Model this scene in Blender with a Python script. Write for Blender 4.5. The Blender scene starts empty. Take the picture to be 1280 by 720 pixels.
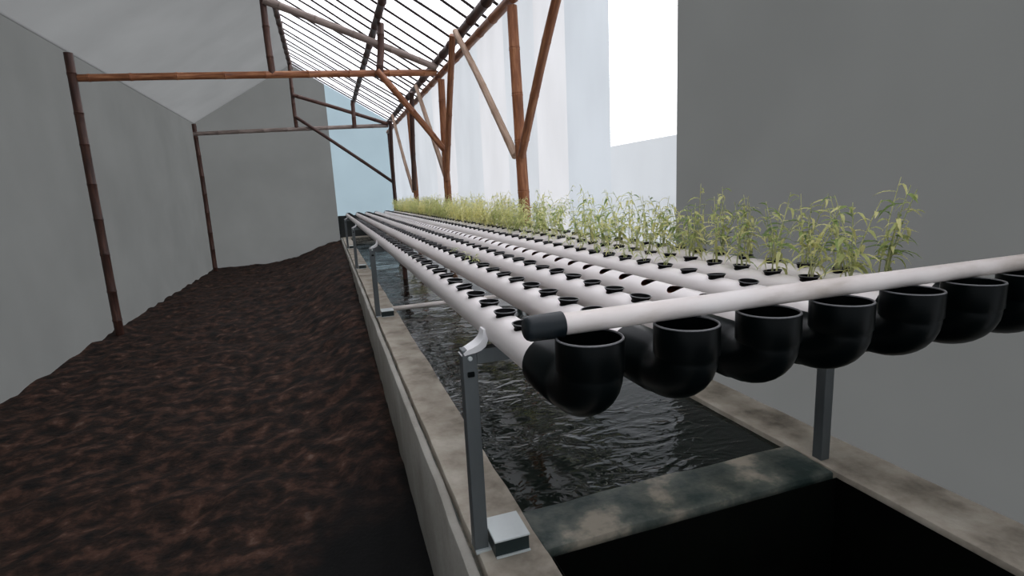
import bpy, bmesh, math, random
from mathutils import Vector, Matrix, noise
C = bpy.context.collection
SC = bpy.context.scene
PI = math.pi
H = 1.6                                   # eye height above the aisle floor

# ------------------------------------------------------------------ camera
cam_d = bpy.data.cameras.new('camera'); cam = bpy.data.objects.new('camera', cam_d); C.objects.link(cam)
right = Vector((0.94518762, -0.32297329, -0.0480481))
up = Vector((0.10289472, 0.15495152, 0.98254908))
fwd = Vector((0.30989199, 0.93363712, -0.17969051))
m = Matrix((right, up, -fwd)).transposed().to_4x4(); m.translation = (0, 0, H)
cam.matrix_world = m
cam_d.sensor_width = 36; cam_d.lens = 672.0 / 1280 * 36
cam_d.clip_start = 0.02; cam_d.clip_end = 300
SC.camera = cam

# ------------------------------------------------------------------ sky and exposure
w = bpy.data.worlds.new('overcast_sky'); SC.world = w; w.use_nodes = True
bg = w.node_tree.nodes['Background']
bg.inputs['Color'].default_value = (0.95, 0.955, 0.985, 1)
bg.inputs['Strength'].default_value = 3.3
SC.view_settings.view_transform = 'Standard'; SC.view_settings.look = 'None'
SC.view_settings.gamma = 1; SC.view_settings.use_curve_mapping = False
SC.view_settings.exposure = 0.0

# ------------------------------------------------------------------ materials
def mat(name):
    M = bpy.data.materials.new(name); M.use_nodes = True
    nt = M.node_tree; nt.nodes.clear()
    out = nt.nodes.new('ShaderNodeOutputMaterial')
    return M, nt, out
def nd(nt, typ, **kw):
    n = nt.nodes.new(typ)
    for k, v in kw.items():
        if k in n.inputs: n.inputs[k].default_value = v
        else: setattr(n, k, v)
    return n
def ramp(nt, stops):
    r = nt.nodes.new('ShaderNodeValToRGB')
    e = r.color_ramp.elements
    while len(e) < len(stops): e.new(0.5)
    for x, (pos, col) in zip(e, stops):
        x.position = pos; x.color = (*col, 1) if len(col) == 3 else col
    return r
def coords(nt, kind='Object', scale=(1, 1, 1)):
    tc = nt.nodes.new('ShaderNodeTexCoord'); mp = nt.nodes.new('ShaderNodeMapping')
    mp.inputs['Scale'].default_value = scale
    nt.links.new(tc.outputs[kind], mp.inputs['Vector']); return mp
def surf(name, stops, rough=0.6, nscale=8, stretch=(1, 1, 1), detail=5, bump=0.0, bscale=60, spec=0.4, metal=0.0, vary=0.0, kind='Object'):
    M, nt, out = mat(name); L = nt.links
    mp = coords(nt, kind, stretch)
    n = nd(nt, 'ShaderNodeTexNoise', Scale=nscale, Detail=detail, Roughness=0.6)
    L.new(mp.outputs[0], n.inputs['Vector'])
    r = ramp(nt, stops); L.new(n.outputs['Fac'], r.inputs['Fac'])
    b = nd(nt, 'ShaderNodeBsdfPrincipled', Roughness=rough, Metallic=metal)
    b.inputs['Specular IOR Level'].default_value = spec
    col = r.outputs['Color']
    if vary:
        oi = nt.nodes.new('ShaderNodeObjectInfo')
        mr = nd(nt, 'ShaderNodeMapRange'); mr.inputs['To Min'].default_value = 1 - vary; mr.inputs['To Max'].default_value = 1 + vary
        L.new(oi.outputs['Random'], mr.inputs['Value'])
        hs = nd(nt, 'ShaderNodeHueSaturation'); L.new(col, hs.inputs['Color']); L.new(mr.outputs[0], hs.inputs['Value'])
        col = hs.outputs['Color']
    L.new(col, b.inputs['Base Color'])
    if bump:
        n2 = nd(nt, 'ShaderNodeTexNoise', Scale=bscale, Detail=4)
        L.new(mp.outputs[0], n2.inputs['Vector'])
        bp = nd(nt, 'ShaderNodeBump', Strength=bump, Distance=0.01)
        L.new(n2.outputs['Fac'], bp.inputs['Height']); L.new(bp.outputs[0], b.inputs['Normal'])
    L.new(b.outputs[0], out.inputs[0]); return M
def patched_soil():
    """the aisle soil, with a black patch along the foot of the pond curb"""
    M = surf('dark_aisle_soil', [(0.35, (0.004, 0.0035, 0.003)), (0.5, (0.018, 0.010, 0.007)), (0.63, (0.055, 0.027, 0.018)), (0.74, (0.11, 0.072, 0.055))], 0.85, 9, bump=0.6, bscale=40, spec=0.15)
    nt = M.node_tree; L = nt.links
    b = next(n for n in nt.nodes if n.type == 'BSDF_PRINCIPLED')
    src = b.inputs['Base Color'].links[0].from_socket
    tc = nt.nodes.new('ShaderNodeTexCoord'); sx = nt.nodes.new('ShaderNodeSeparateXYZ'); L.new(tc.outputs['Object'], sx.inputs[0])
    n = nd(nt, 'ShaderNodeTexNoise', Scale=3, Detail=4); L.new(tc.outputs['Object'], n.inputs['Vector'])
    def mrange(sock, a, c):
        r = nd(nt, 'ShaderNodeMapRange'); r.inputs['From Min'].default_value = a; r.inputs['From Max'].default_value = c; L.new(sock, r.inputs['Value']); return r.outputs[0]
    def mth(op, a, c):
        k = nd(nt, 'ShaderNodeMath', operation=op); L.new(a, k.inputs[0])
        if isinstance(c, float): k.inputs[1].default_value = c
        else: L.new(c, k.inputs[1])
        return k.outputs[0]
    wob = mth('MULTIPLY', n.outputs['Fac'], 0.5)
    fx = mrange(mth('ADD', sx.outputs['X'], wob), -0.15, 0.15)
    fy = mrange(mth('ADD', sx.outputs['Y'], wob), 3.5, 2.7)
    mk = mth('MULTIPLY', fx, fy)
    mx = nd(nt, 'ShaderNodeMix', data_type='RGBA'); L.new(mk, mx.inputs[0]); L.new(src, mx.inputs[6]); mx.inputs[7].default_value = (0.003, 0.003, 0.003, 1)  # soil colour turns near black along the curb foot at the near end
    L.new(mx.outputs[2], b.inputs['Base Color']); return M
def film(name, col, clear, trans=0.85, blotch=0.12, scale=(1, 1, 1), nscale=1.2, tint=None):
    """plastic film: part clear, part milky (light scatters through), the rest reflects"""
    M, nt, out = mat(name); L = nt.links
    mp = coords(nt, 'Object', scale)
    n = nd(nt, 'ShaderNodeTexNoise', Scale=nscale, Detail=3, Roughness=0.55)
    L.new(mp.outputs[0], n.inputs['Vector'])
    r = ramp(nt, [(0.3, tuple(c * (1 - blotch) for c in col)), (0.72, col)])
    L.new(n.outputs['Fac'], r.inputs['Fac'])
    tr = nd(nt, 'ShaderNodeBsdfTranslucent'); df = nd(nt, 'ShaderNodeBsdfDiffuse'); tp = nd(nt, 'ShaderNodeBsdfTransparent')
    L.new(r.outputs['Color'], tr.inputs['Color']); L.new(r.outputs['Color'], df.inputs['Color'])
    tp.inputs['Color'].default_value = (*(tint or (0.95, 0.95, 0.95)), 1)
    m1 = nd(nt, 'ShaderNodeMixShader'); m1.inputs[0].default_value = trans
    L.new(df.outputs[0], m1.inputs[1]); L.new(tr.outputs[0], m1.inputs[2])
    m2 = nd(nt, 'ShaderNodeMixShader')
    mr = nd(nt, 'ShaderNodeMapRange'); mr.inputs['From Min'].default_value = 0.35; mr.inputs['From Max'].default_value = 0.75
    mr.inputs['To Min'].default_value = clear * 0.7; mr.inputs['To Max'].default_value = min(1, clear * 1.25)
    L.new(n.outputs['Fac'], mr.inputs['Value']); L.new(mr.outputs[0], m2.inputs[0])
    L.new(m1.outputs[0], m2.inputs[1]); L.new(tp.outputs[0], m2.inputs[2])
    L.new(m2.outputs[0], out.inputs[0]); return M

M_roof = film('clear_roof_film', (0.85, 0.85, 0.9), 0.62, 0.7, 0.1, (1, 1, 1), 2.0, (0.9, 0.9, 0.92))
M_wall = film('milky_wall_film', (0.40, 0.415, 0.442), 0.015, 0.92, 0.10, (1, 1.2, 0.6), 1.6)
M_wall_white = film('white_wall_film', (0.44, 0.438, 0.458), 0.025, 0.95, 0.10, (1, 1.4, 0.6), 1.6)
M_wall_blue = film('bluish_wall_film', (0.385, 0.408, 0.443), 0.015, 0.92, 0.10, (1, 1.2, 0.6), 1.6)
M_wall_clear = film('clear_wall_film', (0.95, 0.95, 0.95), 0.8, 0.95, 0.03)
M_end = film('bluish_end_film', (0.24, 0.305, 0.345), 0.0, 0.9, 0.10, (0.8, 1, 0.8), 1.0)
M_net = film('added_grey_cloth', (0.112, 0.114, 0.113), 0.0, 0.75, 0.15, (1, 1, 1), 0.8)  # invented cloth: greys the side surfaces and dims the aisle
M_ground = surf('outside_ground', [(0.3, (0.05, 0.06, 0.03)), (0.7, (0.10, 0.11, 0.06))], 0.9, 2)
M_soil = patched_soil()
M_conc = surf('weathered_concrete', [(0.28, (0.15, 0.13, 0.105)), (0.48, (0.36, 0.318, 0.262)), (0.7, (0.50, 0.46, 0.395))], 0.85, 5, bump=0.35, bscale=45, spec=0.2)
M_conc_wet = surf('wet_mossy_concrete', [(0.38, (0.02, 0.035, 0.032)), (0.52, (0.09, 0.10, 0.085)), (0.64, (0.30, 0.265, 0.21))], 0.5, 5, bump=0.3, bscale=40, spec=0.3)
M_conc_face = surf('plastered_concrete', [(0.3, (0.25, 0.235, 0.205)), (0.7, (0.40, 0.385, 0.35))], 0.85, 3, (1, 1, 1), bump=0.25, bscale=50, spec=0.2)
M_pvc = surf('white_pvc', [(0.3, (0.77, 0.715, 0.70)), (0.7, (0.85, 0.795, 0.78))], 0.38, 4, (1, 0.4, 1), spec=0.45)
M_pvc_thin = surf('aged_white_pvc', [(0.35, (0.56, 0.49, 0.44)), (0.55, (0.78, 0.71, 0.68)), (0.75, (0.84, 0.79, 0.77))], 0.4, 14, (0.25, 1, 1), spec=0.4)
M_inner = surf('rust_brown_pipe_lining', [(0.35, (0.05, 0.016, 0.010)), (0.65, (0.22, 0.06, 0.032))], 0.6, 9, spec=0.2)
M_black = surf('black_plastic', [(0.3, (0.001, 0.0018, 0.002)), (0.7, (0.002, 0.004, 0.0045))], 0.33, 5, spec=0.11)  # slight teal in the base stands in for a reflection on the elbow collar
M_cap = surf('blue_black_rubber_cap', [(0.3, (0.004, 0.008, 0.011)), (0.7, (0.008, 0.013, 0.017))], 0.42, 5, spec=0.3)
M_cup = surf('black_cup_plastic', [(0.3, (0.002, 0.002, 0.0022)), (0.7, (0.004, 0.004, 0.0045))], 0.55, 5, spec=0.1)
M_rim = surf('cup_rim_highlight', [(0.3, (0.09, 0.09, 0.095)), (0.7, (0.24, 0.24, 0.25))], 0.35, 5, spec=0.4)  # paler than the cup: edge highlight put into the colour
M_steel = surf('dull_galvanised_steel', [(0.3, (0.08, 0.09, 0.095)), (0.7, (0.125, 0.14, 0.145))], 0.45, 6, (1, 1, 0.3), spec=0.5, metal=0.25)
M_steel_dark = surf('dark_teal_sheet_metal', [(0.3, (0.008, 0.016, 0.017)), (0.7, (0.02, 0.034, 0.035))], 0.4, 6, spec=0.35)
M_zinc = surf('bright_zinc', [(0.3, (0.52, 0.57, 0.57)), (0.7, (0.66, 0.70, 0.70))], 0.42, 6, spec=0.6, metal=0.25)
M_white = surf('white_clip_plastic', [(0.3, (0.72, 0.71, 0.72)), (0.7, (0.83, 0.82, 0.83))], 0.4, 8, spec=0.4)
M_bam = surf('red_brown_bamboo', [(0.25, (0.08, 0.024, 0.010)), (0.5, (0.23, 0.085, 0.036)), (0.75, (0.44, 0.21, 0.10))], 0.5, 7, (5, 5, 0.5), spec=0.35, vary=0.15)
M_bam_dark = surf('dark_bamboo', [(0.25, (0.02, 0.010, 0.008)), (0.5, (0.05, 0.022, 0.016)), (0.75, (0.11, 0.05, 0.032))], 0.5, 7, (5, 5, 0.5), spec=0.3, vary=0.15)
M_bam_tan = surf('dry_tan_bamboo', [(0.25, (0.17, 0.10, 0.065)), (0.5, (0.30, 0.20, 0.14)), (0.75, (0.44, 0.32, 0.24))], 0.55, 7, (5, 5, 0.5), spec=0.3, vary=0.1)
M_bam_grey = surf('grey_brown_bamboo', [(0.25, (0.10, 0.075, 0.065)), (0.5, (0.20, 0.155, 0.135)), (0.75, (0.33, 0.27, 0.24))], 0.55, 7, (5, 5, 0.5), spec=0.3)
M_raft = surf('blackened_rafter_bamboo', [(0.3, (0.006, 0.004, 0.004)), (0.7, (0.022, 0.014, 0.011))], 0.6, 7, (5, 5, 0.5), spec=0.2)
M_tie = surf('pale_tie_cord', [(0.3, (0.5, 0.36, 0.24)), (0.7, (0.68, 0.54, 0.4))], 0.6, 30)

def leaf_mat(name, a, b):
    M, nt, out = mat(name); L = nt.links
    oi = nt.nodes.new('ShaderNodeObjectInfo'); tc = coords(nt, 'Object', (1, 1, 1))
    n = nd(nt, 'ShaderNodeTexNoise', Scale=14, Detail=2); L.new(tc.outputs[0], n.inputs['Vector'])
    ad = nd(nt, 'ShaderNodeMath', operation='ADD'); L.new(oi.outputs['Random'], ad.inputs[0]); L.new(n.outputs['Fac'], ad.inputs[1])
    ml = nd(nt, 'ShaderNodeMath', operation='MULTIPLY'); L.new(ad.outputs[0], ml.inputs[0]); ml.inputs[1].default_value = 0.6
    r = ramp(nt, [(0.25, a), (0.75, b)]); L.new(ml.outputs[0], r.inputs['Fac'])
    d = nd(nt, 'ShaderNodeBsdfPrincipled', Roughness=0.5); d.inputs['Specular IOR Level'].default_value = 0.25
    t = nd(nt, 'ShaderNodeBsdfTranslucent'); L.new(r.outputs['Color'], d.inputs['Base Color']); L.new(r.outputs['Color'], t.inputs['Color'])
    mx = nd(nt, 'ShaderNodeMixShader'); mx.inputs[0].default_value = 0.5
    L.new(d.outputs[0], mx.inputs[1]); L.new(t.outputs[0], mx.inputs[2]); L.new(mx.outputs[0], out.inputs[0]); return M
M_leaf = leaf_mat('young_leaf', (0.46, 0.52, 0.20), (0.86, 0.82, 0.40))
M_leaf_dk = leaf_mat('older_leaf', (0.16, 0.24, 0.09), (0.36, 0.46, 0.16))
M_stem = leaf_mat('pale_stem', (0.55, 0.60, 0.32), (0.78, 0.78, 0.48))

def water_mat():
    M, nt, out = mat('rippled_pond_water'); L = nt.links
    b = nd(nt, 'ShaderNodeBsdfPrincipled', Roughness=0.03, IOR=1.33); b.inputs['Specular IOR Level'].default_value = 0.4
    b.inputs['Base Color'].default_value = (0.006, 0.010, 0.008, 1)
    mp = coords(nt, 'Object', (0.75, 1.25, 1))
    last = None
    for scale, dist, pw in ((7, 0.024, 2.5), (19, 0.008, 3.0)):
        n = nd(nt, 'ShaderNodeTexNoise', Scale=scale, Detail=2, Roughness=0.5, Distortion=0.9)
        L.new(mp.outputs[0], n.inputs['Vector'])
        pm = nd(nt, 'ShaderNodeMath', operation='POWER'); L.new(n.outputs['Fac'], pm.inputs[0]); pm.inputs[1].default_value = pw
        cn = nd(nt, 'ShaderNodeTexNoise', Scale=1.7, Detail=2); L.new(mp.outputs[0], cn.inputs['Vector'])
        cr = nd(nt, 'ShaderNodeMapRange'); cr.inputs['From Min'].default_value = 0.42; cr.inputs['From Max'].default_value = 0.62
        cr.inputs['To Min'].default_value = 0.15; cr.inputs['To Max'].default_value = 1.0; L.new(cn.outputs['Fac'], cr.inputs['Value'])
        bb = nd(nt, 'ShaderNodeBump', Strength=1.0, Distance=dist); L.new(cr.outputs[0], bb.inputs['Strength']); L.new(pm.outputs[0], bb.inputs['Height'])
        if last: L.new(last.outputs[0], bb.inputs['Normal'])
        last = bb
    L.new(last.outputs[0], b.inputs['Normal'])
    L.new(b.outputs[0], out.inputs[0]); return M
M_water = water_mat()
M_base = surf('dark_base_wall', [(0.3, (0.010, 0.012, 0.012)), (0.7, (0.035, 0.038, 0.036))], 0.8, 3, spec=0.1)  # dark tone of the low wall at the far end
M_dark_sheet = surf('added_black_sheet', [(0.3, (0.0015, 0.0015, 0.0015)), (0.7, (0.003, 0.004, 0.003))], 0.6, 3, spec=0.06)  # black sheet added to darken the pit sides
M_pit = surf('black_still_water', [(0.3, (0.001, 0.0015, 0.001)), (0.7, (0.002, 0.002, 0.002))], 0.5, 3, spec=0.04)

# ------------------------------------------------------------------ helpers
def link(name, me, m=None, parent=None, loc=None, rot=None):
    o = bpy.data.objects.new(name, me); C.objects.link(o)
    if m is not None and me is not None and not me.materials: me.materials.append(m)
    if loc is not None: o.location = loc
    if rot is not None: o.rotation_euler = rot
    if parent: o.parent = parent
    return o
def tag(o, label=None, cat=None, group=None, kind=None):
    if label: o['label'] = label
    if cat: o['category'] = cat
    if group: o['group'] = group
    if kind: o['kind'] = kind
    return o
def empty(name, loc, label, cat, group=None):
    o = link(name, None, loc=loc); o.empty_display_size = 0.05
    return tag(o, label, cat, group)
def mesh_bm(name, bm, smooth=False):
    me = bpy.data.meshes.new(name); bm.normal_update(); bm.to_mesh(me); bm.free()
    if smooth: me.polygons.foreach_set('use_smooth', [True] * len(me.polygons))
    return me
def mesh_py(name, v, f, smooth=False):
    me = bpy.data.meshes.new(name); me.from_pydata(v, [], f); me.update()
    if smooth: me.polygons.foreach_set('use_smooth', [True] * len(me.polygons))
    return me
def box_bm(lo, hi, bevel=0.0, bm=None, seg=2):
    own = bm is None
    bm = bm or bmesh.new()
    c = [(a + b) / 2 for a, b in zip(lo, hi)]; s = [abs(b - a) for a, b in zip(lo, hi)]
    r = bmesh.ops.create_cube(bm, size=1, matrix=Matrix.Translation(c) @ Matrix.Diagonal((*s, 1)))
    if bevel:
        es = {e for v in r['verts'] for e in v.link_edges}
        bmesh.ops.bevel(bm, geom=list(es), offset=bevel, segments=seg, affect='EDGES', profile=0.5)
    return bm
def sweep(path, radii, seg=20, cap0=True, cap1=True, V=None, F=None):
    """circle swept along a path (parallel frames)"""
    V = [] if V is None else V; F = [] if F is None else F
    P = [Vector(p) for p in path]; n = len(P)
    T = [(P[min(i + 1, n - 1)] - P[max(i - 1, 0)]).normalized() for i in range(n)]
    for i in range(1, n):
        if (P[i] - P[i - 1]).length < 1e-9: T[i] = T[i - 1]
    a = Vector((1, 0, 0)) if abs(T[0].x) < 0.9 else Vector((0, 0, 1))
    a = (a - T[0] * a.dot(T[0])).normalized(); b0 = len(V)
    for i in range(n):
        a = (a - T[i] * a.dot(T[i])).normalized(); b = T[i].cross(a)
        for k in range(seg):
            t = 2 * PI * k / seg
            V.append(tuple(P[i] + (a * math.cos(t) + b * math.sin(t)) * radii[i]))
    for i in range(n - 1):
        for k in range(seg):
            k2 = (k + 1) % seg
            F.append((b0 + i * seg + k, b0 + i * seg + k2, b0 + (i + 1) * seg + k2, b0 + (i + 1) * seg + k))
    if cap0: F.append(tuple(b0 + k for k in reversed(range(seg))))
    if cap1: F.append(tuple(b0 + (n - 1) * seg + k for k in range(seg)))
    return V, F
def sweep_me(name, path, radii, seg=20, cap0=True, cap1=True, smooth=True):
    if not isinstance(radii, (list, tuple)): radii = [radii] * len(path)
    V, F = sweep(path, radii, seg, cap0, cap1)
    me = mesh_py(name, V, F, smooth)
    if smooth: me.set_sharp_from_angle(angle=math.radians(40))
    return me
def lathe_me(name, prof, seg=24, cap=True):
    V, F = [], []
    for r, z in prof:
        for k in range(seg):
            t = 2 * PI * k / seg; V.append((r * math.cos(t), r * math.sin(t), z))
    for i in range(len(prof) - 1):
        for k in range(seg):
            k2 = (k + 1) % seg; F.append((i * seg + k, i * seg + k2, (i + 1) * seg + k2, (i + 1) * seg + k))
    F.append(tuple(reversed(range(seg)))) if cap else None
    me = mesh_py(name, V, F, True); me.set_sharp_from_angle(angle=math.radians(35)); return me
TENS = {20: 'twenty', 30: 'thirty', 40: 'forty', 50: 'fifty', 60: 'sixty', 70: 'seventy'}
def ordn(k):
    n = k + 1
    if n <= 20: return ORD[k]
    t, u = n // 10 * 10, n % 10
    return TENS[t][:-1] + 'ieth' if u == 0 else TENS[t] + '-' + ORD[u - 1]
def struct(o): o['kind'] = 'structure'; return o
ORD = 'first second third fourth fifth sixth seventh eighth ninth tenth eleventh twelfth thirteenth fourteenth fifteenth sixteenth seventeenth eighteenth nineteenth twentieth'.split()

def bamboo(name, p0, p1, r0, r1, m, label=None, cat=None, group=None, node=0.33, bend=0.012, seed=0, seg=12, parent=None, bulge=1.13):
    """a bamboo culm: long internodes with a raised ring and a shallow groove at every node; local Z runs along it"""
    rnd = random.Random(seed)
    p0 = Vector(p0) + Vector((0, 0, H)); p1 = Vector(p1) + Vector((0, 0, H)); d = p1 - p0; Ln = d.length
    zs = [(0, 1)]; z = node * (0.3 + 0.5 * rnd.random())
    while z < Ln - 0.03:
        zs += [(z - 0.016, 1), (z - 0.005, bulge), (z + 0.003, 0.97), (z + 0.008, bulge * 0.97), (z + 0.02, 1)]
        zs.append((z + node * 0.5, 0.985)); z += node * (0.85 + 0.3 * rnd.random())
    zs = [t for t in zs if t[0] < Ln] + [(Ln, 1)]
    ph = rnd.random() * 6.28; bx, by = math.cos(ph) * bend, math.sin(ph) * bend
    path = []; rad = []
    for z, k in zs:
        t = z / Ln; s = math.sin(PI * t) + 0.35 * math.sin(2.7 * PI * t + ph)*t*(1-t)*2
        path.append((bx * s, by * s, z)); rad.append((r0 + (r1 - r0) * t) * k)
    V, F = sweep(path, rad, seg); me = mesh_py(name, V, F, True); me.set_sharp_from_angle(angle=math.radians(60))
    o = link(name, me, m, loc=p0)
    o.rotation_euler = d.to_track_quat('Z', 'Y').to_euler()
    return tag(o, label, cat, group)

# ------------------------------------------------------------------ the setting
CURB = H - 1.03                           # top of the pond walls
def floor_me():
    V, F = [], []; nx, ny = 50, 150
    xs = [-2.85 + (3.125) * (i / nx) for i in range(nx + 1)]
    ys = [-1.0 + 16.4 * (j / ny) ** 1.35 for j in range(ny + 1)]
    for y in ys:
        bank = 0.02 + 0.45 * min(1, max(0, (y - 2.2) / 7.0))
        for x in xs:
            d = 0.275 - x
            z = bank * math.exp(-(d / (0.25 + 0.05 * y)) ** 2)
            z += 0.05 * (noise.noise(Vector((x * 4, y * 4, 0)))) + 0.022 * noise.noise(Vector((x * 13, y * 13, 3)))
            V.append((x, y, z))
    for j in range(ny):
        for i in range(nx):
            a = j * (nx + 1) + i; F.append((a, a + 1, a + nx + 2, a + nx + 1))
    return mesh_py('floor', V, F, True)
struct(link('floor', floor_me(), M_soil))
g = 60
struct(link('ground', mesh_py('ground', [(-g, -g, -0.16), (g, -g, -0.16), (g, g, -0.16), (-g, g, -0.16)], [(0, 1, 2, 3)]), M_ground))

def sheet(name, o, u, v, nu, nv, amp, m, parent=None, seed=0, taper=None):
    """a hung sheet of film: a grid with slight waves"""
    o, u, v = Vector(o), Vector(u), Vector(v); nrm = u.cross(v).normalized(); V, F = [], []
    for j in range(nv + 1):
        for i in range(nu + 1):
            s, t = i / nu, j / nv
            p = o + u * s + v * t
            e = min(1, 6 * min(s, 1 - s)) * min(1, 6 * min(t, 1 - t))
            p += nrm * amp * e * noise.noise(Vector((s * u.length * 1.6 + seed * 7, t * v.length * 0.6, seed)))
            V.append(tuple(p))
    for j in range(nv):
        for i in range(nu):
            a = j * (nu + 1) + i; F.append((a, a + 1, a + nu + 2, a + nu + 1))
    return link(name, mesh_py(name, V, F, True), m, parent)
XW = 1.86; ZE = H + 1.86; XR = -0.5; ZR = H + 1.95 + 0.59 * 2.25; XL = -2.85; YE = 15.3
wr = struct(link('wall_right', mesh_bm('wall_right', box_bm((XW - 0.03, -1.0, -0.05), (XW + 0.03, YE, 0.25))), M_conc))
edges = [(-1.0, 0.4, M_wall), (0.4, 2.60, M_net), (2.60, 3.335, None), (3.335, 4.02, M_wall_blue), (4.02, 4.66, M_wall_white), (4.66, 5.5, M_wall), (5.5, 6.5, M_wall_white), (6.5, 7.9, M_wall), (7.9, 9.4, M_wall_white), (9.4, 11.4, M_wall), (11.4, 13.3, M_wall_blue), (13.3, YE, M_wall_blue)]
for i, (a, b, mm) in enumerate(edges):
    if mm is None:
        sheet('film_sheet', (XW, a, 0.2), (0, b - a, 0), (0, 0, H + 0.256 - 0.2), 6, 10, 0.012, M_wall, wr, i)
        sheet('film_sheet', (XW, a, H + 0.256), (0, b - a, 0), (0, 0, ZE - H - 0.256), 6, 10, 0.012, M_wall_clear, wr, i + 30)
    else:
        sheet('film_sheet', (XW, a, 0.2), (0, b - a, 0), (0, 0, ZE - 0.2), max(4, int((b - a) * 6)), 14, 0.015, mm, wr, i)
# roof: clear film over the beds, added grey cloth that dims the aisle
sl = (ZR - ZE) / (XW - XR)
def roof_pt(x): return ZE + (XW - x) * sl
XC = XR
struct(sheet('ceiling', (XW + 0.15, -1.0, roof_pt(XW + 0.15) + 0.075), (0, YE + 1.0, 0), (XC - XW - 0.15, 0, roof_pt(XC) - roof_pt(XW + 0.15)), 60, 8, 0.012, M_roof, None, 3))
struct(sheet('ceiling', (XR, -1.0, ZR + 0.08), (0, YE + 1.0, 0), (XL - XR, 0, ZE - ZR), 40, 8, 0.02, M_net, None, 5))
struct(sheet('wall_left', (XL, -1.0, -0.1), (0, YE + 1.0, 0), (0, 0, ZE + 0.2), 50, 10, 0.03, M_net, None, 6))
def gable(name, pts, m): return struct(link(name, mesh_py(name, pts, [tuple(range(len(pts)))]), m))
XB = 0.25
gable('wall_back', [(XB, YE, -0.1), (XW, YE, -0.1), (XW, YE, ZE + 0.1), (XB, YE, roof_pt(XB) + 0.1)], M_end)
gable('wall_back', [(XL - 0.05, YE, -0.1), (XB, YE, -0.1), (XB, YE, roof_pt(XB) + 0.1), (XR, YE, ZR + 0.2), (XL - 0.05, YE, ZE + 0.15)], M_net)
gable('wall_front', [(XL, -1, -0.1), (XW, -1, -0.1), (XW, -1, ZE), (XR, -1, ZR + 0.07), (XL, -1, ZE)], M_wall)

# ------------------------------------------------------------------ pond walls and water
def wall_grid(name, lo, hi, n, axis, amp, m, parent=None, seed=0):
    """a long concrete block with slightly uneven faces and edges"""
    bm = box_bm(lo, hi, 0.008, seg=2)
    cuts = n
    es = [e for e in bm.edges if abs((e.verts[0].co - e.verts[1].co)[axis]) > 0.5 * abs(hi[axis] - lo[axis])]
    bmesh.ops.subdivide_edges(bm, edges=es, cuts=cuts, use_grid_fill=True)
    for v in bm.verts:
        q = v.co * 5 + Vector((seed, seed * 2, 0))
        v.co += Vector((noise.noise(q), noise.noise(q + Vector((9, 0, 0))), noise.noise(q + Vector((0, 9, 0))) * 0.7)) * amp
    me = mesh_bm(name, bm, True); me.set_sharp_from_angle(angle=math.radians(30))
    return link(name, me, m, parent)
curb = empty('concrete_curb', (0.4, 7, 0), 'long weathered concrete pond curb running beside the dark aisle under the galvanised legs', 'curb')
def kid(o, par): o.parent = par; o.matrix_parent_inverse = Matrix.Translation(par.location).inverted(); return o
kid(wall_grid('curb_top', (0.312, -0.4, -0.05), (0.500, 15.0, CURB), 110, 1, 0.007, M_conc, None, 1), curb)
kid(wall_grid('outer_facing', (0.266, -0.4, -0.05), (0.298, 15.0, CURB - 0.006), 110, 1, 0.006, M_conc_face, None, 4), curb)
kid(link('joint', mesh_bm('joint', box_bm((0.28, -0.39, -0.05), (0.33, 14.99, CURB - 0.045))), M_conc_wet), curb)
cw = wall_grid('concrete_divider', (0.495, 1.30, -0.02), (1.597, 1.515, CURB + 0.002), 14, 0, 0.012, M_conc_wet, None, 7)
tag(cw, 'damp mossy concrete cross wall between the rippled pond and the black pit', 'wall')
rc = wall_grid('concrete_curb', (1.60, -0.4, -0.05), (XW - 0.035, 15.1, CURB), 100, 1, 0.006, M_conc, None, 9)
tag(rc, 'concrete curb at the foot of the film wall, under the bamboo posts', 'curb')
wv = link('pond_water', mesh_py('pond_water', [(0.48, 1.49, 0), (1.62, 1.49, 0), (1.62, 15.0, 0), (0.48, 15.0, 0)], [(0, 1, 2, 3)]), M_water, loc=(0, 0, CURB - 0.022))
tag(wv, 'dark rippled pond water beneath the rows of white pipes', 'water', kind='stuff')
V = [(0.512, -0.385, CURB - 0.012), (1.582, -0.385, CURB - 0.012), (1.582, 1.282, CURB - 0.012), (0.512, 1.282, CURB - 0.012)]
V += [(x, y, -0.03) for x, y, z in V]
ln = link('pit_dark_sheet', mesh_py('pit_dark_sheet', V, [(0, 1, 5, 4), (1, 2, 6, 5), (2, 3, 7, 6), (3, 0, 4, 7)]), M_dark_sheet)
sm = ln.modifiers.new('thick', 'SOLIDIFY'); sm.thickness = 0.003
tag(ln, 'added black liner covering the sides of the pit this side of the cross wall', 'sheeting')
pv = link('pit_water', mesh_py('pit_water', [(0.49, -0.4, 0), (1.62, -0.4, 0), (1.62, 1.31, 0), (0.49, 1.31, 0)], [(0, 1, 2, 3)]), M_pit, loc=(0, 0, 0.12))
tag(pv, 'still black water deep in the pit this side of the cross wall', 'water', kind='stuff')
struct(link('trim_1', mesh_bm('trim', box_bm((0.4, -0.5, -0.05), (1.85, -0.4, CURB))), M_conc))
struct(link('wall_back', mesh_bm('wall_back', box_bm((0.25, 15.12, -0.05), (1.83, 15.26, H - 0.47), 0.01)), M_base))
struct(link('trim_2', mesh_bm('trim', box_bm((0.4, 14.95, -0.05), (1.80, 15.1, CURB))), M_conc))

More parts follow.
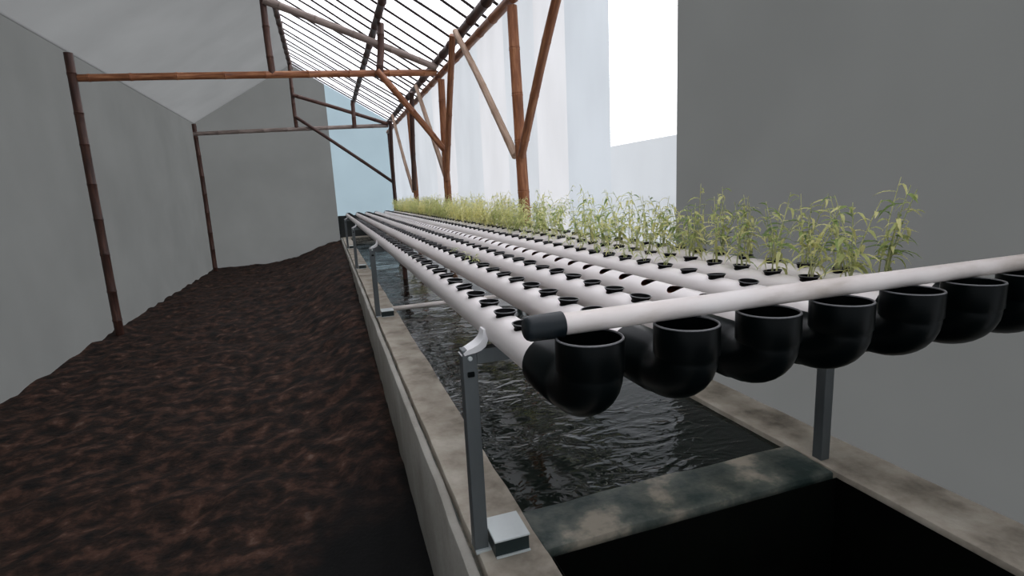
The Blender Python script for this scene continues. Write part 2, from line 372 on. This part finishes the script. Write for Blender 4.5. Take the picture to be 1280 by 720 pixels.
# ------------------------------------------------------------------ bamboo frame
XP = 1.75
EB = [('red-brown lower bamboo eave beam resting on the post tops', 1.655, 0.047, M_bam, XP), ('dark upper bamboo eave beam just under the rafter ends', 1.845, 0.056, M_bam_dark, XP - 0.02)]
for i, (lab, z, r, mm, x) in enumerate(EB):
    bamboo('eave_beam', (x, -0.9, z - 0.005), (x, YE - 0.08, z + 0.02), r, r * 0.92, mm, lab, 'beam', node=0.55, bend=0.02, seed=40 + i, seg=16)
bamboo('purlin', (0.91, -0.9, 2.34), (0.905, YE - 0.1, 2.375), 0.052, 0.05, M_bam_dark, 'black bamboo purlin running lengthwise under the rafters above the tie beams', 'beam', node=0.5, bend=0.02, seed=50, seg=14)
bamboo('ridge_pole', (XR, -0.9, ZR - H - 0.03), (XR, YE - 0.1, ZR - H - 0.03), 0.05, 0.05, M_bam_dark, 'dark bamboo ridge pole under the added grey cloth', 'beam', node=0.5, bend=0.02, seed=51)
posts = [
 # base y, base z, top y, top z, r0, r1, which, material
 (4.70, 4.885, 0.056, 0.047, 'with two pale cords tied round its foot', M_bam),
 (8.09, 8.06, 0.055, 0.050, 'that meets the middle tie beam', M_bam),
 (11.22, 11.30, 0.056, 0.048, 'third along the film wall', M_bam),
 (14.70, 14.98, 0.052, 0.045, 'last before the back wall', M_bam_dark)]
for i, (y0, y1, r0, r1, lab, mm) in enumerate(posts):
    o = bamboo('bamboo_post', (XP, y0, -1.03), (XP, y1, 1.615), r0, r1, mm, 'upright bamboo post ' + lab, 'post', 'bamboo posts along the film wall', node=0.42, seed=60 + i, seg=16, bulge=1.09)
    if i == 0:
        for zz in (0.72, 0.80, 0.87):
            V, F = [], []
            tor = [((0.0575 + 0.004) * math.cos(t), (0.0575 + 0.004) * math.sin(t), 0.012 * math.sin(t + zz * 9)) for t in [2 * PI * k / 24 for k in range(25)]]
            link('tie_cord', sweep_me('tie_cord', tor, 0.0045, 6), M_tie, o, loc=(0, 0, zz))
braces = [  # p0 (y,z), p1 (y,z), r, mat, label, xoffset
 ((4.73, .30), (3.36, 1.70), .036, M_bam, 'slanting bamboo brace rising from the corded post towards the bright clear film panel', -.075),
 ((4.90, .31), (6.72, 1.90), .036, M_bam_tan, 'pale tan bamboo brace slanting from the corded post to the eave beams', -.075),
 ((8.02, .20), (6.87, 1.90), .042, M_bam, 'red-brown bamboo brace of the middle post, leaning to meet the pale tan brace', -.075),
 ((8.07, .22), (9.86, 1.86), .036, M_bam_tan, 'tan bamboo brace slanting backwards behind the middle post', -.06),
 ((11.18, .10), (10.28, 1.84), .045, M_bam_dark, 'nearly black bamboo brace leaning in front of the third post', -.075),
 ((11.34, .06), (13.35, 1.86), .034, M_bam_tan, 'thin pale bamboo brace slanting backwards from the third post', -.07),
 ((14.64, -.1), (13.82, 1.80), .045, M_bam_dark, 'dark bamboo brace leaning in front of the last post', -.07)]
for i, ((y0, z0), (y1, z1), r, mm, lab, dx) in enumerate(braces):
    bamboo('bamboo_brace', (XP + dx * 0.35, y0, z0), (XP + dx - 0.043, y1 * 0.976, z1 * 0.976), r * 1.05, r * 0.95, mm, lab, 'brace', 'slanting braces along the film wall', node=0.45, seed=80 + i, seg=14, bulge=1.08)
# two trusses
bamboo('tie_beam', (1.70, 8.13, 1.722), (-2.75, 8.13, 1.57), 0.047, 0.044, M_bam, 'red-brown horizontal bamboo tie beam crossing to the middle post', 'beam', node=0.5, seed=100, seg=16)
bamboo('truss_chord', (1.70, 8.06, 1.775), (-0.5, 8.06, 2.55), 0.046, 0.050, M_bam_grey, 'grey-brown sloping bamboo chord above the middle tie beam', 'beam', node=0.45, seed=101, seg=16)
bamboo('truss_strut', (0.872, 8.04, 1.62), (0.955, 8.04, 2.33), 0.050, 0.047, M_bam_dark, 'dark upright bamboo strut on the middle tie beam carrying the purlin', 'strut', node=0.4, seed=102, seg=14)
bamboo('knee_brace', (0.845, 7.98, 1.70), (1.71, 7.98, 0.62), 0.047, 0.045, M_bam, 'orange-brown bamboo knee brace from the middle tie beam down to the middle post', 'brace', node=0.4, seed=103, seg=16)
bamboo('tie_beam', (1.70, 14.55, 1.77), (-2.75, 14.55, 1.62), 0.05, 0.045, M_bam_grey, 'grey-brown horizontal bamboo tie beam close to the back wall', 'beam', node=0.5, seed=104, seg=14)
bamboo('truss_chord', (1.70, 14.5, 1.80), (-0.5, 14.5, 2.49), 0.045, 0.045, M_bam_dark, 'dark sloping bamboo chord above the tie beam close to the back wall', 'beam', node=0.45, seed=105, seg=12)
bamboo('truss_strut', (0.86, 14.47, 1.70), (0.875, 14.47, 2.37), 0.052, 0.048, M_bam_dark, 'dark upright bamboo strut on the tie beam close to the back wall', 'strut', node=0.4, seed=106, seg=12)
bamboo('knee_brace', (-0.5, 14.45, 1.985), (1.70, 14.45, 0.335), 0.04, 0.04, M_bam_dark, 'thin dark bamboo knee brace crossing the blue-grey back wall to the last post', 'brace', node=0.5, seed=107, seg=12)
for i, (y, zz) in enumerate(((8.09, 1.645), (14.52, 1.69))):
    bamboo('king_post', (XR, y + 0.03, zz), (XR, y + 0.03, ZR - H - 0.08), 0.045, 0.042, M_bam_dark, 'dark bamboo king post under the ridge pole, ' + ('on the middle tie beam' if i == 0 else 'by the back wall'), 'post', node=0.4, seed=130 + i)
# left posts under the added grey cloth
for i, y in enumerate((8.1, 14.6)):
    bamboo('bamboo_post', (-2.72, y, -1.65), (-2.72, y, 1.85), 0.052, 0.048, M_bam_dark, 'dark bamboo post against the added grey cloth, ' + ('near' if i == 0 else 'close to the back wall'), 'post', 'bamboo posts by the shade cloth', node=0.42, seed=120 + i)
# rafters
rn = random.Random(5)
y = 3.55; k = 0
ry = []
while y < 15.1:
    ry.append(y); y += 0.39 + rn.uniform(-0.07, 0.07); k += 1
for k, y in enumerate(ry):
    x0, x1 = XP + 0.17, XR
    z = lambda x: roof_pt(x) - H + 0.045
    bamboo('rafter', (x0, y + rn.uniform(-.02, .02), z(x0)), (x1, y + rn.uniform(-.05, .05), z(x1)), 0.0165, 0.014, M_raft,
           f'{ordn(k)} thin dark rafter from the camera end, sloping up under the clear roof film', 'rafter', 'thin rafters under the roof film', node=0.3, bend=0.02, seed=200 + k, seg=8)

# ------------------------------------------------------------------ growing pipes
R = 0.0485; ZT = H - 0.3268; ZA = ZT - R; SP = 0.15; Y0 = 1.0; Y1 = 12.35; RH = 0.0265
PX = [0.4226, 0.6296, 0.8266, 1.0244, 1.2369, 1.4405, 1.6440]
PY = [1.191, 1.237, 1.172, 1.268, 1.200, 1.160, 1.215]
WORD = ['first', 'second', 'third', 'fourth', 'fifth', 'sixth', 'seventh']
def holes(y0): return [y0 + SP * j for j in range(200) if y0 + SP * j < Y1 - 0.08]
def tube_me(y0):
    """white tube with round planting holes cut in its crown"""
    V, F, idx = [], [], {}
    def vid(y, s):
        key = (round(y, 5), round(s, 5))
        if key not in idx:
            t = s / R; idx[key] = len(V); V.append((R * math.sin(t), y, R * math.cos(t)))
        return idx[key]
    hs = holes(y0); SA = R * 1.047; hy = SP / 2
    ca = math.atan2(SA, hy)
    ph = []
    for q0, q1, n in ((-ca, ca, 6), (ca, PI - ca, 6), (PI - ca, PI + ca, 6), (PI + ca, 2 * PI - ca, 6)):
        ph += [q0 + (q1 - q0) * i / n for i in range(n)]
    for h in hs:
        rings = []
        for t in (0, 0.35, 0.7, 1):
            ring = []
            for a in ph:
                c, s = math.cos(a), math.sin(a)
                k = min(hy / abs(c) if abs(c) > 1e-9 else 9, SA / abs(s) if abs(s) > 1e-9 else 9)
                rr = RH + (k - RH) * t
                # hole is round seen from above: flatten arc length
                ys, ss = rr * c, rr * s
                if t == 0: ss = R * math.asin(RH * s / R)
                ring.append(vid(h + ys, ss))
            rings.append(ring)
        n = len(ph)
        for q in range(3):
            for i in range(n):
                i2 = (i + 1) % n; F.append((rings[q][i], rings[q][i2], rings[q + 1][i2], rings[q + 1][i]))
    def band(ya, yb, s0, s1, n):
        for i in range(n):
            a, b = s0 + (s1 - s0) * i / n, s0 + (s1 - s0) * (i + 1) / n
            F.append((vid(ya, a), vid(ya, b), vid(yb, b), vid(yb, a)))
    FS = 2 * PI * R
    ys = [hs[0] - hy] + [h + hy for h in hs]
    for a, b in zip(ys[:-1], ys[1:]): band(a, b, SA, FS - SA, 18)
    for a, b in ((Y0, ys[0]), (ys[-1], Y1)):
        band(a, b, SA, FS - SA, 18); band(a, b, -SA, SA, 12)
    me = mesh_py('tube', V, F, True)
    me.normals_split_custom_set_from_vertices([Vector((v[0], 0, v[2])).normalized() for v in V])
    return me
def lining_me():
    V, F = [], []; r = R - 0.003; n = 14
    for y in (Y0 + 0.02, Y1 - 0.01):
        for i in range(n + 1):
            t = math.radians(42) + math.radians(276) * i / n; V.append((r * math.sin(t), y, r * math.cos(t)))
    for i in range(n): F.append((i, i + 1, n + 2 + i, n + 1 + i))
    return mesh_py('lining', V, F, True)
LIN = lining_me()
# elbow: collar on the pipe, quarter bend, upright open socket
YV = 0.845
def elbow_me():
    V, F = [], []
    rb = 0.066
    path = [(0, 1.045, 0), (0, 1.043, 0), (0, 0.935, 0), (0, 0.931, 0)]; rad = [0.052, 0.0625, 0.0625, 0.0595]
    for i in range(9):
        t = PI / 2 * i / 8; path.append((0, YV + rb - rb * math.sin(t), (rb - rb * math.cos(t)) * 0.66)); rad.append(0.0595)
    zt = -0.268 + H - ZA
    path += [(0, YV, rb - 0.020), (0, YV, rb - 0.016), (0, YV, zt - 0.001), (0, YV, zt)]; rad += [0.0595, 0.0625, 0.0625, 0.0615]
    V, F = sweep(path, rad, 32, False, False)
    # inside of the socket
    V2, F2 = sweep([(0, YV, zt), (0, YV, zt - 0.001), (0, YV, rb), (0, YV + 0.02, rb - 0.06)], [0.0615, 0.057, 0.056, 0.05], 32, False, True)
    b = len(V); V += V2; F += [tuple(b + i for i in reversed(f)) for f in F2]
    me = mesh_py('elbow', V, F, True); me.set_sharp_from_angle(angle=math.radians(38)); return me
ELB = elbow_me()
ZTOP = -0.268 + H - ZA
LIP = sweep_me('rim_lip', [(0.0598 * math.cos(2 * PI * k / 40), YV + 0.0598 * math.sin(2 * PI * k / 40), ZTOP) for k in range(41)], 0.0022, 6, False, False)
CAPM = mesh_bm('end_cap', (lambda bm: (bmesh.ops.create_cone(bm, cap_ends=True, segments=28, radius1=0.053, radius2=0.053, depth=0.06, matrix=Matrix.Translation((0, Y1, 0)) @ Matrix.Rotation(PI / 2, 4, 'X')), bm)[1])(bmesh.new()), False)
for k in range(7):
    extra = ['beside the concrete curb, in full view along its side', 'just behind the front pipe', 'with empty black cups, third from the curb',
             'with bare brownish holes instead of cups', 'with small sprouts in some cups, fifth from the curb', 'sixth from the curb, in front of the tall greens', 'last row, among the tall greens by the film wall'][k]
    p = empty('growing_pipe', (PX[k], 0, ZA), 'long white growing pipe ' + extra, 'pipe', 'white growing pipes over the pond')
    tb = link('tube', tube_me(PY[k]), M_pvc, p)
    if k == 3: tb.rotation_euler.y = math.radians(-15)      # this one has rolled so its holes face the aisle
    tag(link('lining', LIN, M_inner, p), 'rust-brown inside of the pipe')
    e = tag(link('elbow', ELB, M_black, p), 'black open elbow on the near end')
    tag(link('rim_lip', LIP, M_rim, e), 'pale edge of the elbow mouth')
    tag(link('end_cap', CAPM, M_black, p), 'black cap on the far end')

# net cups
def cup_me():
    t = 0.0
    prof = [(0.017, -0.046), (0.0185, -0.0455), (0.0245, -0.002), (0.0300, 0.0060), (0.0310, 0.0075), (0.0300, 0.0090)]
    prof += [(0.0275, 0.0088), (0.0262, 0.004), (0.0225, -0.002), (0.0165, -0.043), (0.0001, -0.043)]
    return lathe_me('net_cup', prof, 20)
CUP = cup_me(); CUP.materials.append(M_cup)
CRIM = lathe_me('rim', [(0.0292, 0.0068), (0.0312, 0.0070), (0.0316, 0.0082), (0.0308, 0.0094), (0.0290, 0.0092), (0.0280, 0.0085)], 20, False); CRIM.materials.append(M_rim)
cup_rows = [0, 1, 2, 4, 5, 6]
rest = []
rc_ = random.Random(11)
for k in cup_rows:
    hs = holes(PY[k])
    for j, hy in enumerate(hs):
        tilt = (rc_.uniform(-.09, .09), rc_.uniform(-.06, .06), rc_.uniform(0, 6))
        loc = (PX[k], hy, ZT + 0.0005 + rc_.uniform(-.0015, .002))
        if j < 50:
            o = link('net_cup', CUP, None, None, loc, tilt); link('rim', CRIM, None, o)
            pipe = WORD[k] + ' pipe from the curb' if k else 'front pipe'
            inside = 'empty black net cup' if k < 4 else 'black rooted net cup'
            lab = f'{inside}, {ordn(j)} from the elbow in the {pipe}'
            tag(o, lab, 'cup', 'net cups in the ' + pipe)
        else: rest.append(loc)
V, F = [], []
for loc in rest:
    b = len(V)
    for r, z in ((0.018, -0.03), (0.0245, -0.002), (0.031, 0.0075), (0.027, 0.0085), (0.022, -0.002), (0.01, -0.03)):
        for q in range(10):
            t = 2 * PI * q / 10; V.append((loc[0] + r * math.cos(t), loc[1] + r * math.sin(t), loc[2] + z))
    for i in range(5):
        for q in range(10):
            q2 = (q + 1) % 10; F.append((b + i * 10 + q, b + i * 10 + q2, b + i * 10 + 10 + q2, b + i * 10 + 10 + q))
o = link('net_cups', mesh_py('net_cups', V, F, True), M_cup)
tag(o, 'tiny black net cups in the far ends of the white pipes', 'cups', 'net cups in the far pipe ends', 'stuff')

# ------------------------------------------------------------------ supply pipe across the elbows
ZS = H - 0.268 + 0.0215
sp = empty('supply_pipe', (0.31, 0.878, ZS), 'thin white cross pipe with a black end cap lying on the open elbows', 'pipe')
link('tube', sweep_me('tube', [(0.05, 0, 0), (0.6, 0.0, 0.001), (1.0, 0, 0), (1.44, 0, 0)], 0.0205, 28), M_pvc_thin, sp)
tag(link('end_cap', sweep_me('end_cap', [(0.0, 0, 0), (0.001, 0, 0), (0.004, 0, 0), (0.010, 0, 0), (0.070, 0, 0), (0.074, 0, 0), (0.0742, 0, 0)], [0.0, 0.017, 0.0205, 0.0235, 0.0245, 0.0245, 0.021], 28, False, False), M_cap, sp), 'blue-black rubber end cap')

# ------------------------------------------------------------------ steel stands
def channel(lo, hi, t=0.003, bev=0.002):
    return mesh_bm('bar', box_bm(lo, hi, bev))
def clip_me():
    """curved white strap: hugs the flank of the pipe and folds down onto the leg"""
    pts = []
    cx, cz = PX[0], ZA - H
    for i in range(7):
        a = math.radians(190 + 38 * i / 6); pts.append((cx + (R + 0.003) * math.cos(a), cz + (R + 0.003) * math.sin(a)))
    pts2 = [(0.3715, -0.372), (0.3722, -0.386), (0.3705, -0.399), (0.364, -0.410), (0.353, -0.418), (0.338, -0.424), (0.318, -0.430), (0.304, -0.438)]
    V, F = [], []; n = len(pts2)
    for i, (x, z) in enumerate(pts2):
        a = Vector((pts2[max(i - 1, 0)][0], 0, pts2[max(i - 1, 0)][1])); b = Vector((pts2[min(i + 1, n - 1)][0], 0, pts2[min(i + 1, n - 1)][1]))
        t = (b - a).normalized(); nn = Vector((-t.z, 0, t.x)) * (0.003 + 0.0065 * math.sin(PI * i / (n - 1)))
        wy = 0.018 + 0.010 * math.sin(PI * i / (n - 1))
        for s in (-1, 1):
            for yy in (-wy, wy): V.append((x + nn.x * s, yy, z + nn.z * s + H))
    for i in range(n - 1):
        a, b = i * 4, i * 4 + 4
        for p, q in ((0, 1), (1, 3), (3, 2), (2, 0)): F.append((a + p, a + q, b + q, b + p))
    F += [(0, 2, 3, 1), ((n - 1) * 4, (n - 1) * 4 + 1, (n - 1) * 4 + 3, (n - 1) * 4 + 2)]
    bm = bmesh.new(); me = mesh_py('saddle_clip', V, F); bm.from_mesh(me); bmesh.ops.recalc_face_normals(bm, faces=bm.faces); bm.to_mesh(me); bm.free()
    me.polygons.foreach_set('use_smooth', [True] * len(me.polygons)); me.set_sharp_from_angle(angle=math.radians(45)); return me
CLIP = clip_me()
BT = ZA - R - 0.001                        # top of the cross bar = underside of the pipes
legA = mesh_bm('leg', box_bm((0.303, -0.022, CURB + 0.004), (0.347, -0.018, BT), 0.001, box_bm((0.303, -0.022, CURB + 0.004), (0.307, 0.022, BT), 0.001)))
def leg_me(x0, x1):
    bm = box_bm((x0, -0.020, CURB - 0.002), (x1, 0.020, BT + 0.002), 0.0025); return mesh_bm('leg', bm)
LEG1, LEG2 = leg_me(0.305, 0.346), leg_me(1.615, 1.655)
BAR = mesh_bm('cross_bar', box_bm((0.346, -0.018, BT - 0.042), (1.70, 0.018, BT), 0.002))
HOLE = lathe_me('bolt', [(0.0001, 0.006), (0.005, 0.006), (0.0065, 0.004), (0.0068, 0.0), (0.0001, 0.0)], 12)
FOOT = mesh_bm('foot_box', box_bm((0.352, -0.075, CURB - 0.004), (0.455, 0.045, CURB + 0.052), 0.003))
def foot_me():
    # folded sheet-metal box: bright lid, recessed dark front, bottom flange
    bm = box_bm((0.352, -0.070, CURB - 0.004), (0.455, 0.045, CURB + 0.048), 0.002)
    box_bm((0.350, -0.075, CURB + 0.048), (0.457, 0.047, CURB + 0.055), 0.002, bm)
    return mesh_bm('foot_box', bm)
LIDM = mesh_bm('lid', box_bm((0.350, -0.074, CURB + 0.048), (0.457, 0.047, CURB + 0.055), 0.002))
BODM = mesh_bm('foot_box', box_bm((0.353, -0.070, CURB - 0.004), (0.455, 0.044, CURB + 0.048), 0.002))
FLG = mesh_bm('flange', box_bm((0.353, -0.078, CURB + 0.001), (0.456, -0.0705, CURB + 0.006), 0.001))
PLATE = mesh_bm('base_plate', box_bm((0.306, -0.03, CURB - 0.004), (0.352, 0.03, CURB + 0.005), 0.001))
SLOT = mesh_bm('slot', box_bm((0.316, -0.0212, BT - 0.075), (0.336, -0.0195, BT - 0.06), 0.003))
stands = [(1.395, 'nearest the elbows, with a bright foot box and white clip'), (4.72, 'second along the curb, with a low white bar at its foot'), (8.15, 'third along the curb, small in the distance'), (11.6, 'last along the curb, by the pipe ends')]
for i, (y, lab) in enumerate(stands):
    s = empty('rack_stand', (0, y, 0), 'grey galvanised rack stand ' + lab, 'stand', 'galvanised stands under the pipes')
    l = link('leg', LEG1, M_steel, s); link('leg', LEG2, M_steel, s); link('cross_bar', BAR, M_steel, s)
    tag(link('slot', SLOT, M_black, l), 'dark slot near the top of the leg')
    b = tag(link('bolt', HOLE, M_zinc, l, (0.326, -0.020, BT - 0.022), (PI / 2, 0, 0)), 'bright zinc bolt')
    tag(link('saddle_clip', CLIP, M_white, s), 'white curved saddle clip')
    fb = tag(link('foot_box', BODM, M_steel_dark, s), 'square sheet-metal foot box')
    tag(link('lid', LIDM, M_zinc, fb), 'bright zinc lid'); link('flange', FLG, M_zinc, fb)
    link('base_plate', PLATE, M_zinc, s)
lp = link('low_bar', sweep_me('low_bar', [(0.457, 4.79, CURB + 0.038), (1.0, 4.79, CURB + 0.04), (1.62, 4.79, CURB + 0.04)], 0.021, 16), M_pvc_thin)
tag(lp, 'thin white pipe lying low over the water from the foot of the second stand', 'pipe')

bamboo('pond_prop', (0.86, 6.85, -1.35), (0.87, 6.87, -0.43), 0.031, 0.030, M_bam_dark, 'short dark bamboo prop standing in the water under the front pipes', 'post', node=0.3, seed=140)
# ------------------------------------------------------------------ young greens
rp = random.Random(21)
def leaf_geo(L, wd, droop, V, F, M4=None):
    n = 4; b = len(V)
    for i in range(n + 1):
        t = i / n; ww = wd * (math.sin(PI * min(1, t * 0.93 + 0.07)) ** 0.8) * 0.5
        a = droop * t; x = L * t * math.cos(a * 0.7); z = L * t * math.sin(0.35 - a)
        for s in (-1, 0, 1):
            p = Vector((x, s * ww, z + abs(s) * ww * 0.35))
            V.append(tuple(M4 @ p if M4 else p))
    for i in range(n):
        for s in range(2):
            a = b + i * 3 + s; F.append((a, a + 1, a + 4, a + 3))
LEAVES = []
for i in range(6):
    V, F = [], []; leaf_geo(0.050 + 0.009 * i, 0.013 + 0.0016 * (i % 3), 0.5 + 0.25 * (i % 4), V, F)
    me = mesh_py('leaf', V, F, True); me.materials.append(M_leaf if i % 5 else M_leaf_dk); LEAVES.append(me)
def stem_path(h, lean, az, n=5):
    return [(lean * h * (t ** 1.6) * math.cos(az), lean * h * (t ** 1.6) * math.sin(az), h * t) for t in [i / n for i in range(n + 1)]]
def at_path(P, t):
    f = t * (len(P) - 1); i = min(int(f), len(P) - 2); return Vector(P[i]).lerp(Vector(P[i + 1]), f - i)
def plant(loc, k, j, detailed, label, group, hmul):
    root = empty('water_spinach', loc, label, 'plant', group)
    ns = rp.randint(4, 6) if detailed else rp.randint(6, 9)
    SV, SF, LV, LF = [], [], [], []
    for s in range(ns):
        h = hmul * rp.uniform(0.55, 1.1); lean = rp.uniform(0.05, 0.42); az = rp.uniform(0, 2 * PI)
        ox, oy = rp.uniform(-.014, .014), rp.uniform(-.014, .014)
        P = [(x + ox, y + oy, z - 0.02) for x, y, z in stem_path(h, lean, az)]
        rad = [0.0023 - 0.0012 * i / 5 for i in range(6)]
        if detailed:
            so = link('stem', sweep_me('stem', P, rad, 6), M_stem, root)
        else: sweep(P, rad, 4, False, False, SV, SF)
        nl = rp.randint(7, 10)
        for q in range(nl):
            t = 0.25 + 0.75 * (q + rp.random() * 0.6) / nl; t = min(t, 0.99)
            p = at_path(P, t); a = q * 2.4 + rp.uniform(-.5, .5); pit = rp.uniform(-0.5, 0.35); sc = rp.uniform(0.7, 1.15) * (1.1 - 0.35 * t)
            if detailed:
                lo = link('leaf', rp.choice(LEAVES), None, so, p, (rp.uniform(-.4, .4), pit, a)); lo.scale = (sc, sc, sc)
            else:
                M4 = Matrix.Translation(p) @ Matrix.Rotation(a, 4, 'Z') @ Matrix.Rotation(pit, 4, 'Y') @ Matrix.Scale(sc * 1.1, 4)
                leaf_geo(rp.uniform(.05, .095), rp.uniform(.012, .017), rp.uniform(.5, 1.2), LV, LF, M4)
    if not detailed:
        link('stems', mesh_py('stems', SV, SF, True), M_stem, root)
        tag(link('foliage', mesh_py('foliage', LV, LF, True), M_leaf, root), kind='stuff')
    return root
for k in (5, 6):
    for j, hy in enumerate(holes(PY[k])):
        if rp.random() < 0.04 and j > 3: continue
        hm = (0.27 if k == 5 else 0.31) * rp.uniform(0.8, 1.12)
        row = WORD[k] + ' pipe'
        lab = f'young leafy green in the {ordn(j)} cup from the elbow of the {row}'
        plant((PX[k], hy, ZT), k, j, j < 20, lab, 'young greens in the ' + row, hm)
# short sprouts in the fifth and second pipes
def sprout(k, j, h, n, label, group):
    hy = holes(PY[k])[j]
    root = empty('sprout', (PX[k] + 0.004, hy, ZT), label, 'plant', group)
    for s in range(n):
        hh = h * rp.uniform(.6, 1.15); az = rp.uniform(0, 6.28)
        P = [(x, y, z - 0.012) for x, y, z in stem_path(hh, rp.uniform(.2, .7), az)]
        so = link('stem', sweep_me('stem', P, 0.0011, 5), M_stem, root)
        for q in range(3):
            lo = link('leaf', rp.choice(LEAVES), None, so, at_path(P, 0.6 + 0.19 * q), (0, rp.uniform(-.4, .2), rp.uniform(0, 6.28))); lo.scale = (.55, .55, .55)
for j in (4, 5, 6, 7, 8, 9, 10, 12, 14, 15, 17):
    sprout(4, j, 0.075, 4, f'short green sprout in the {ORD[j]} cup from the elbow of the fifth pipe', 'short sprouts in the fifth pipe')
for j in (8, 9, 11):
    sprout(1, j, 0.045, 2, f'tiny green sprout in the {ORD[j]} cup from the elbow of the second pipe', 'tiny sprouts in the second pipe')
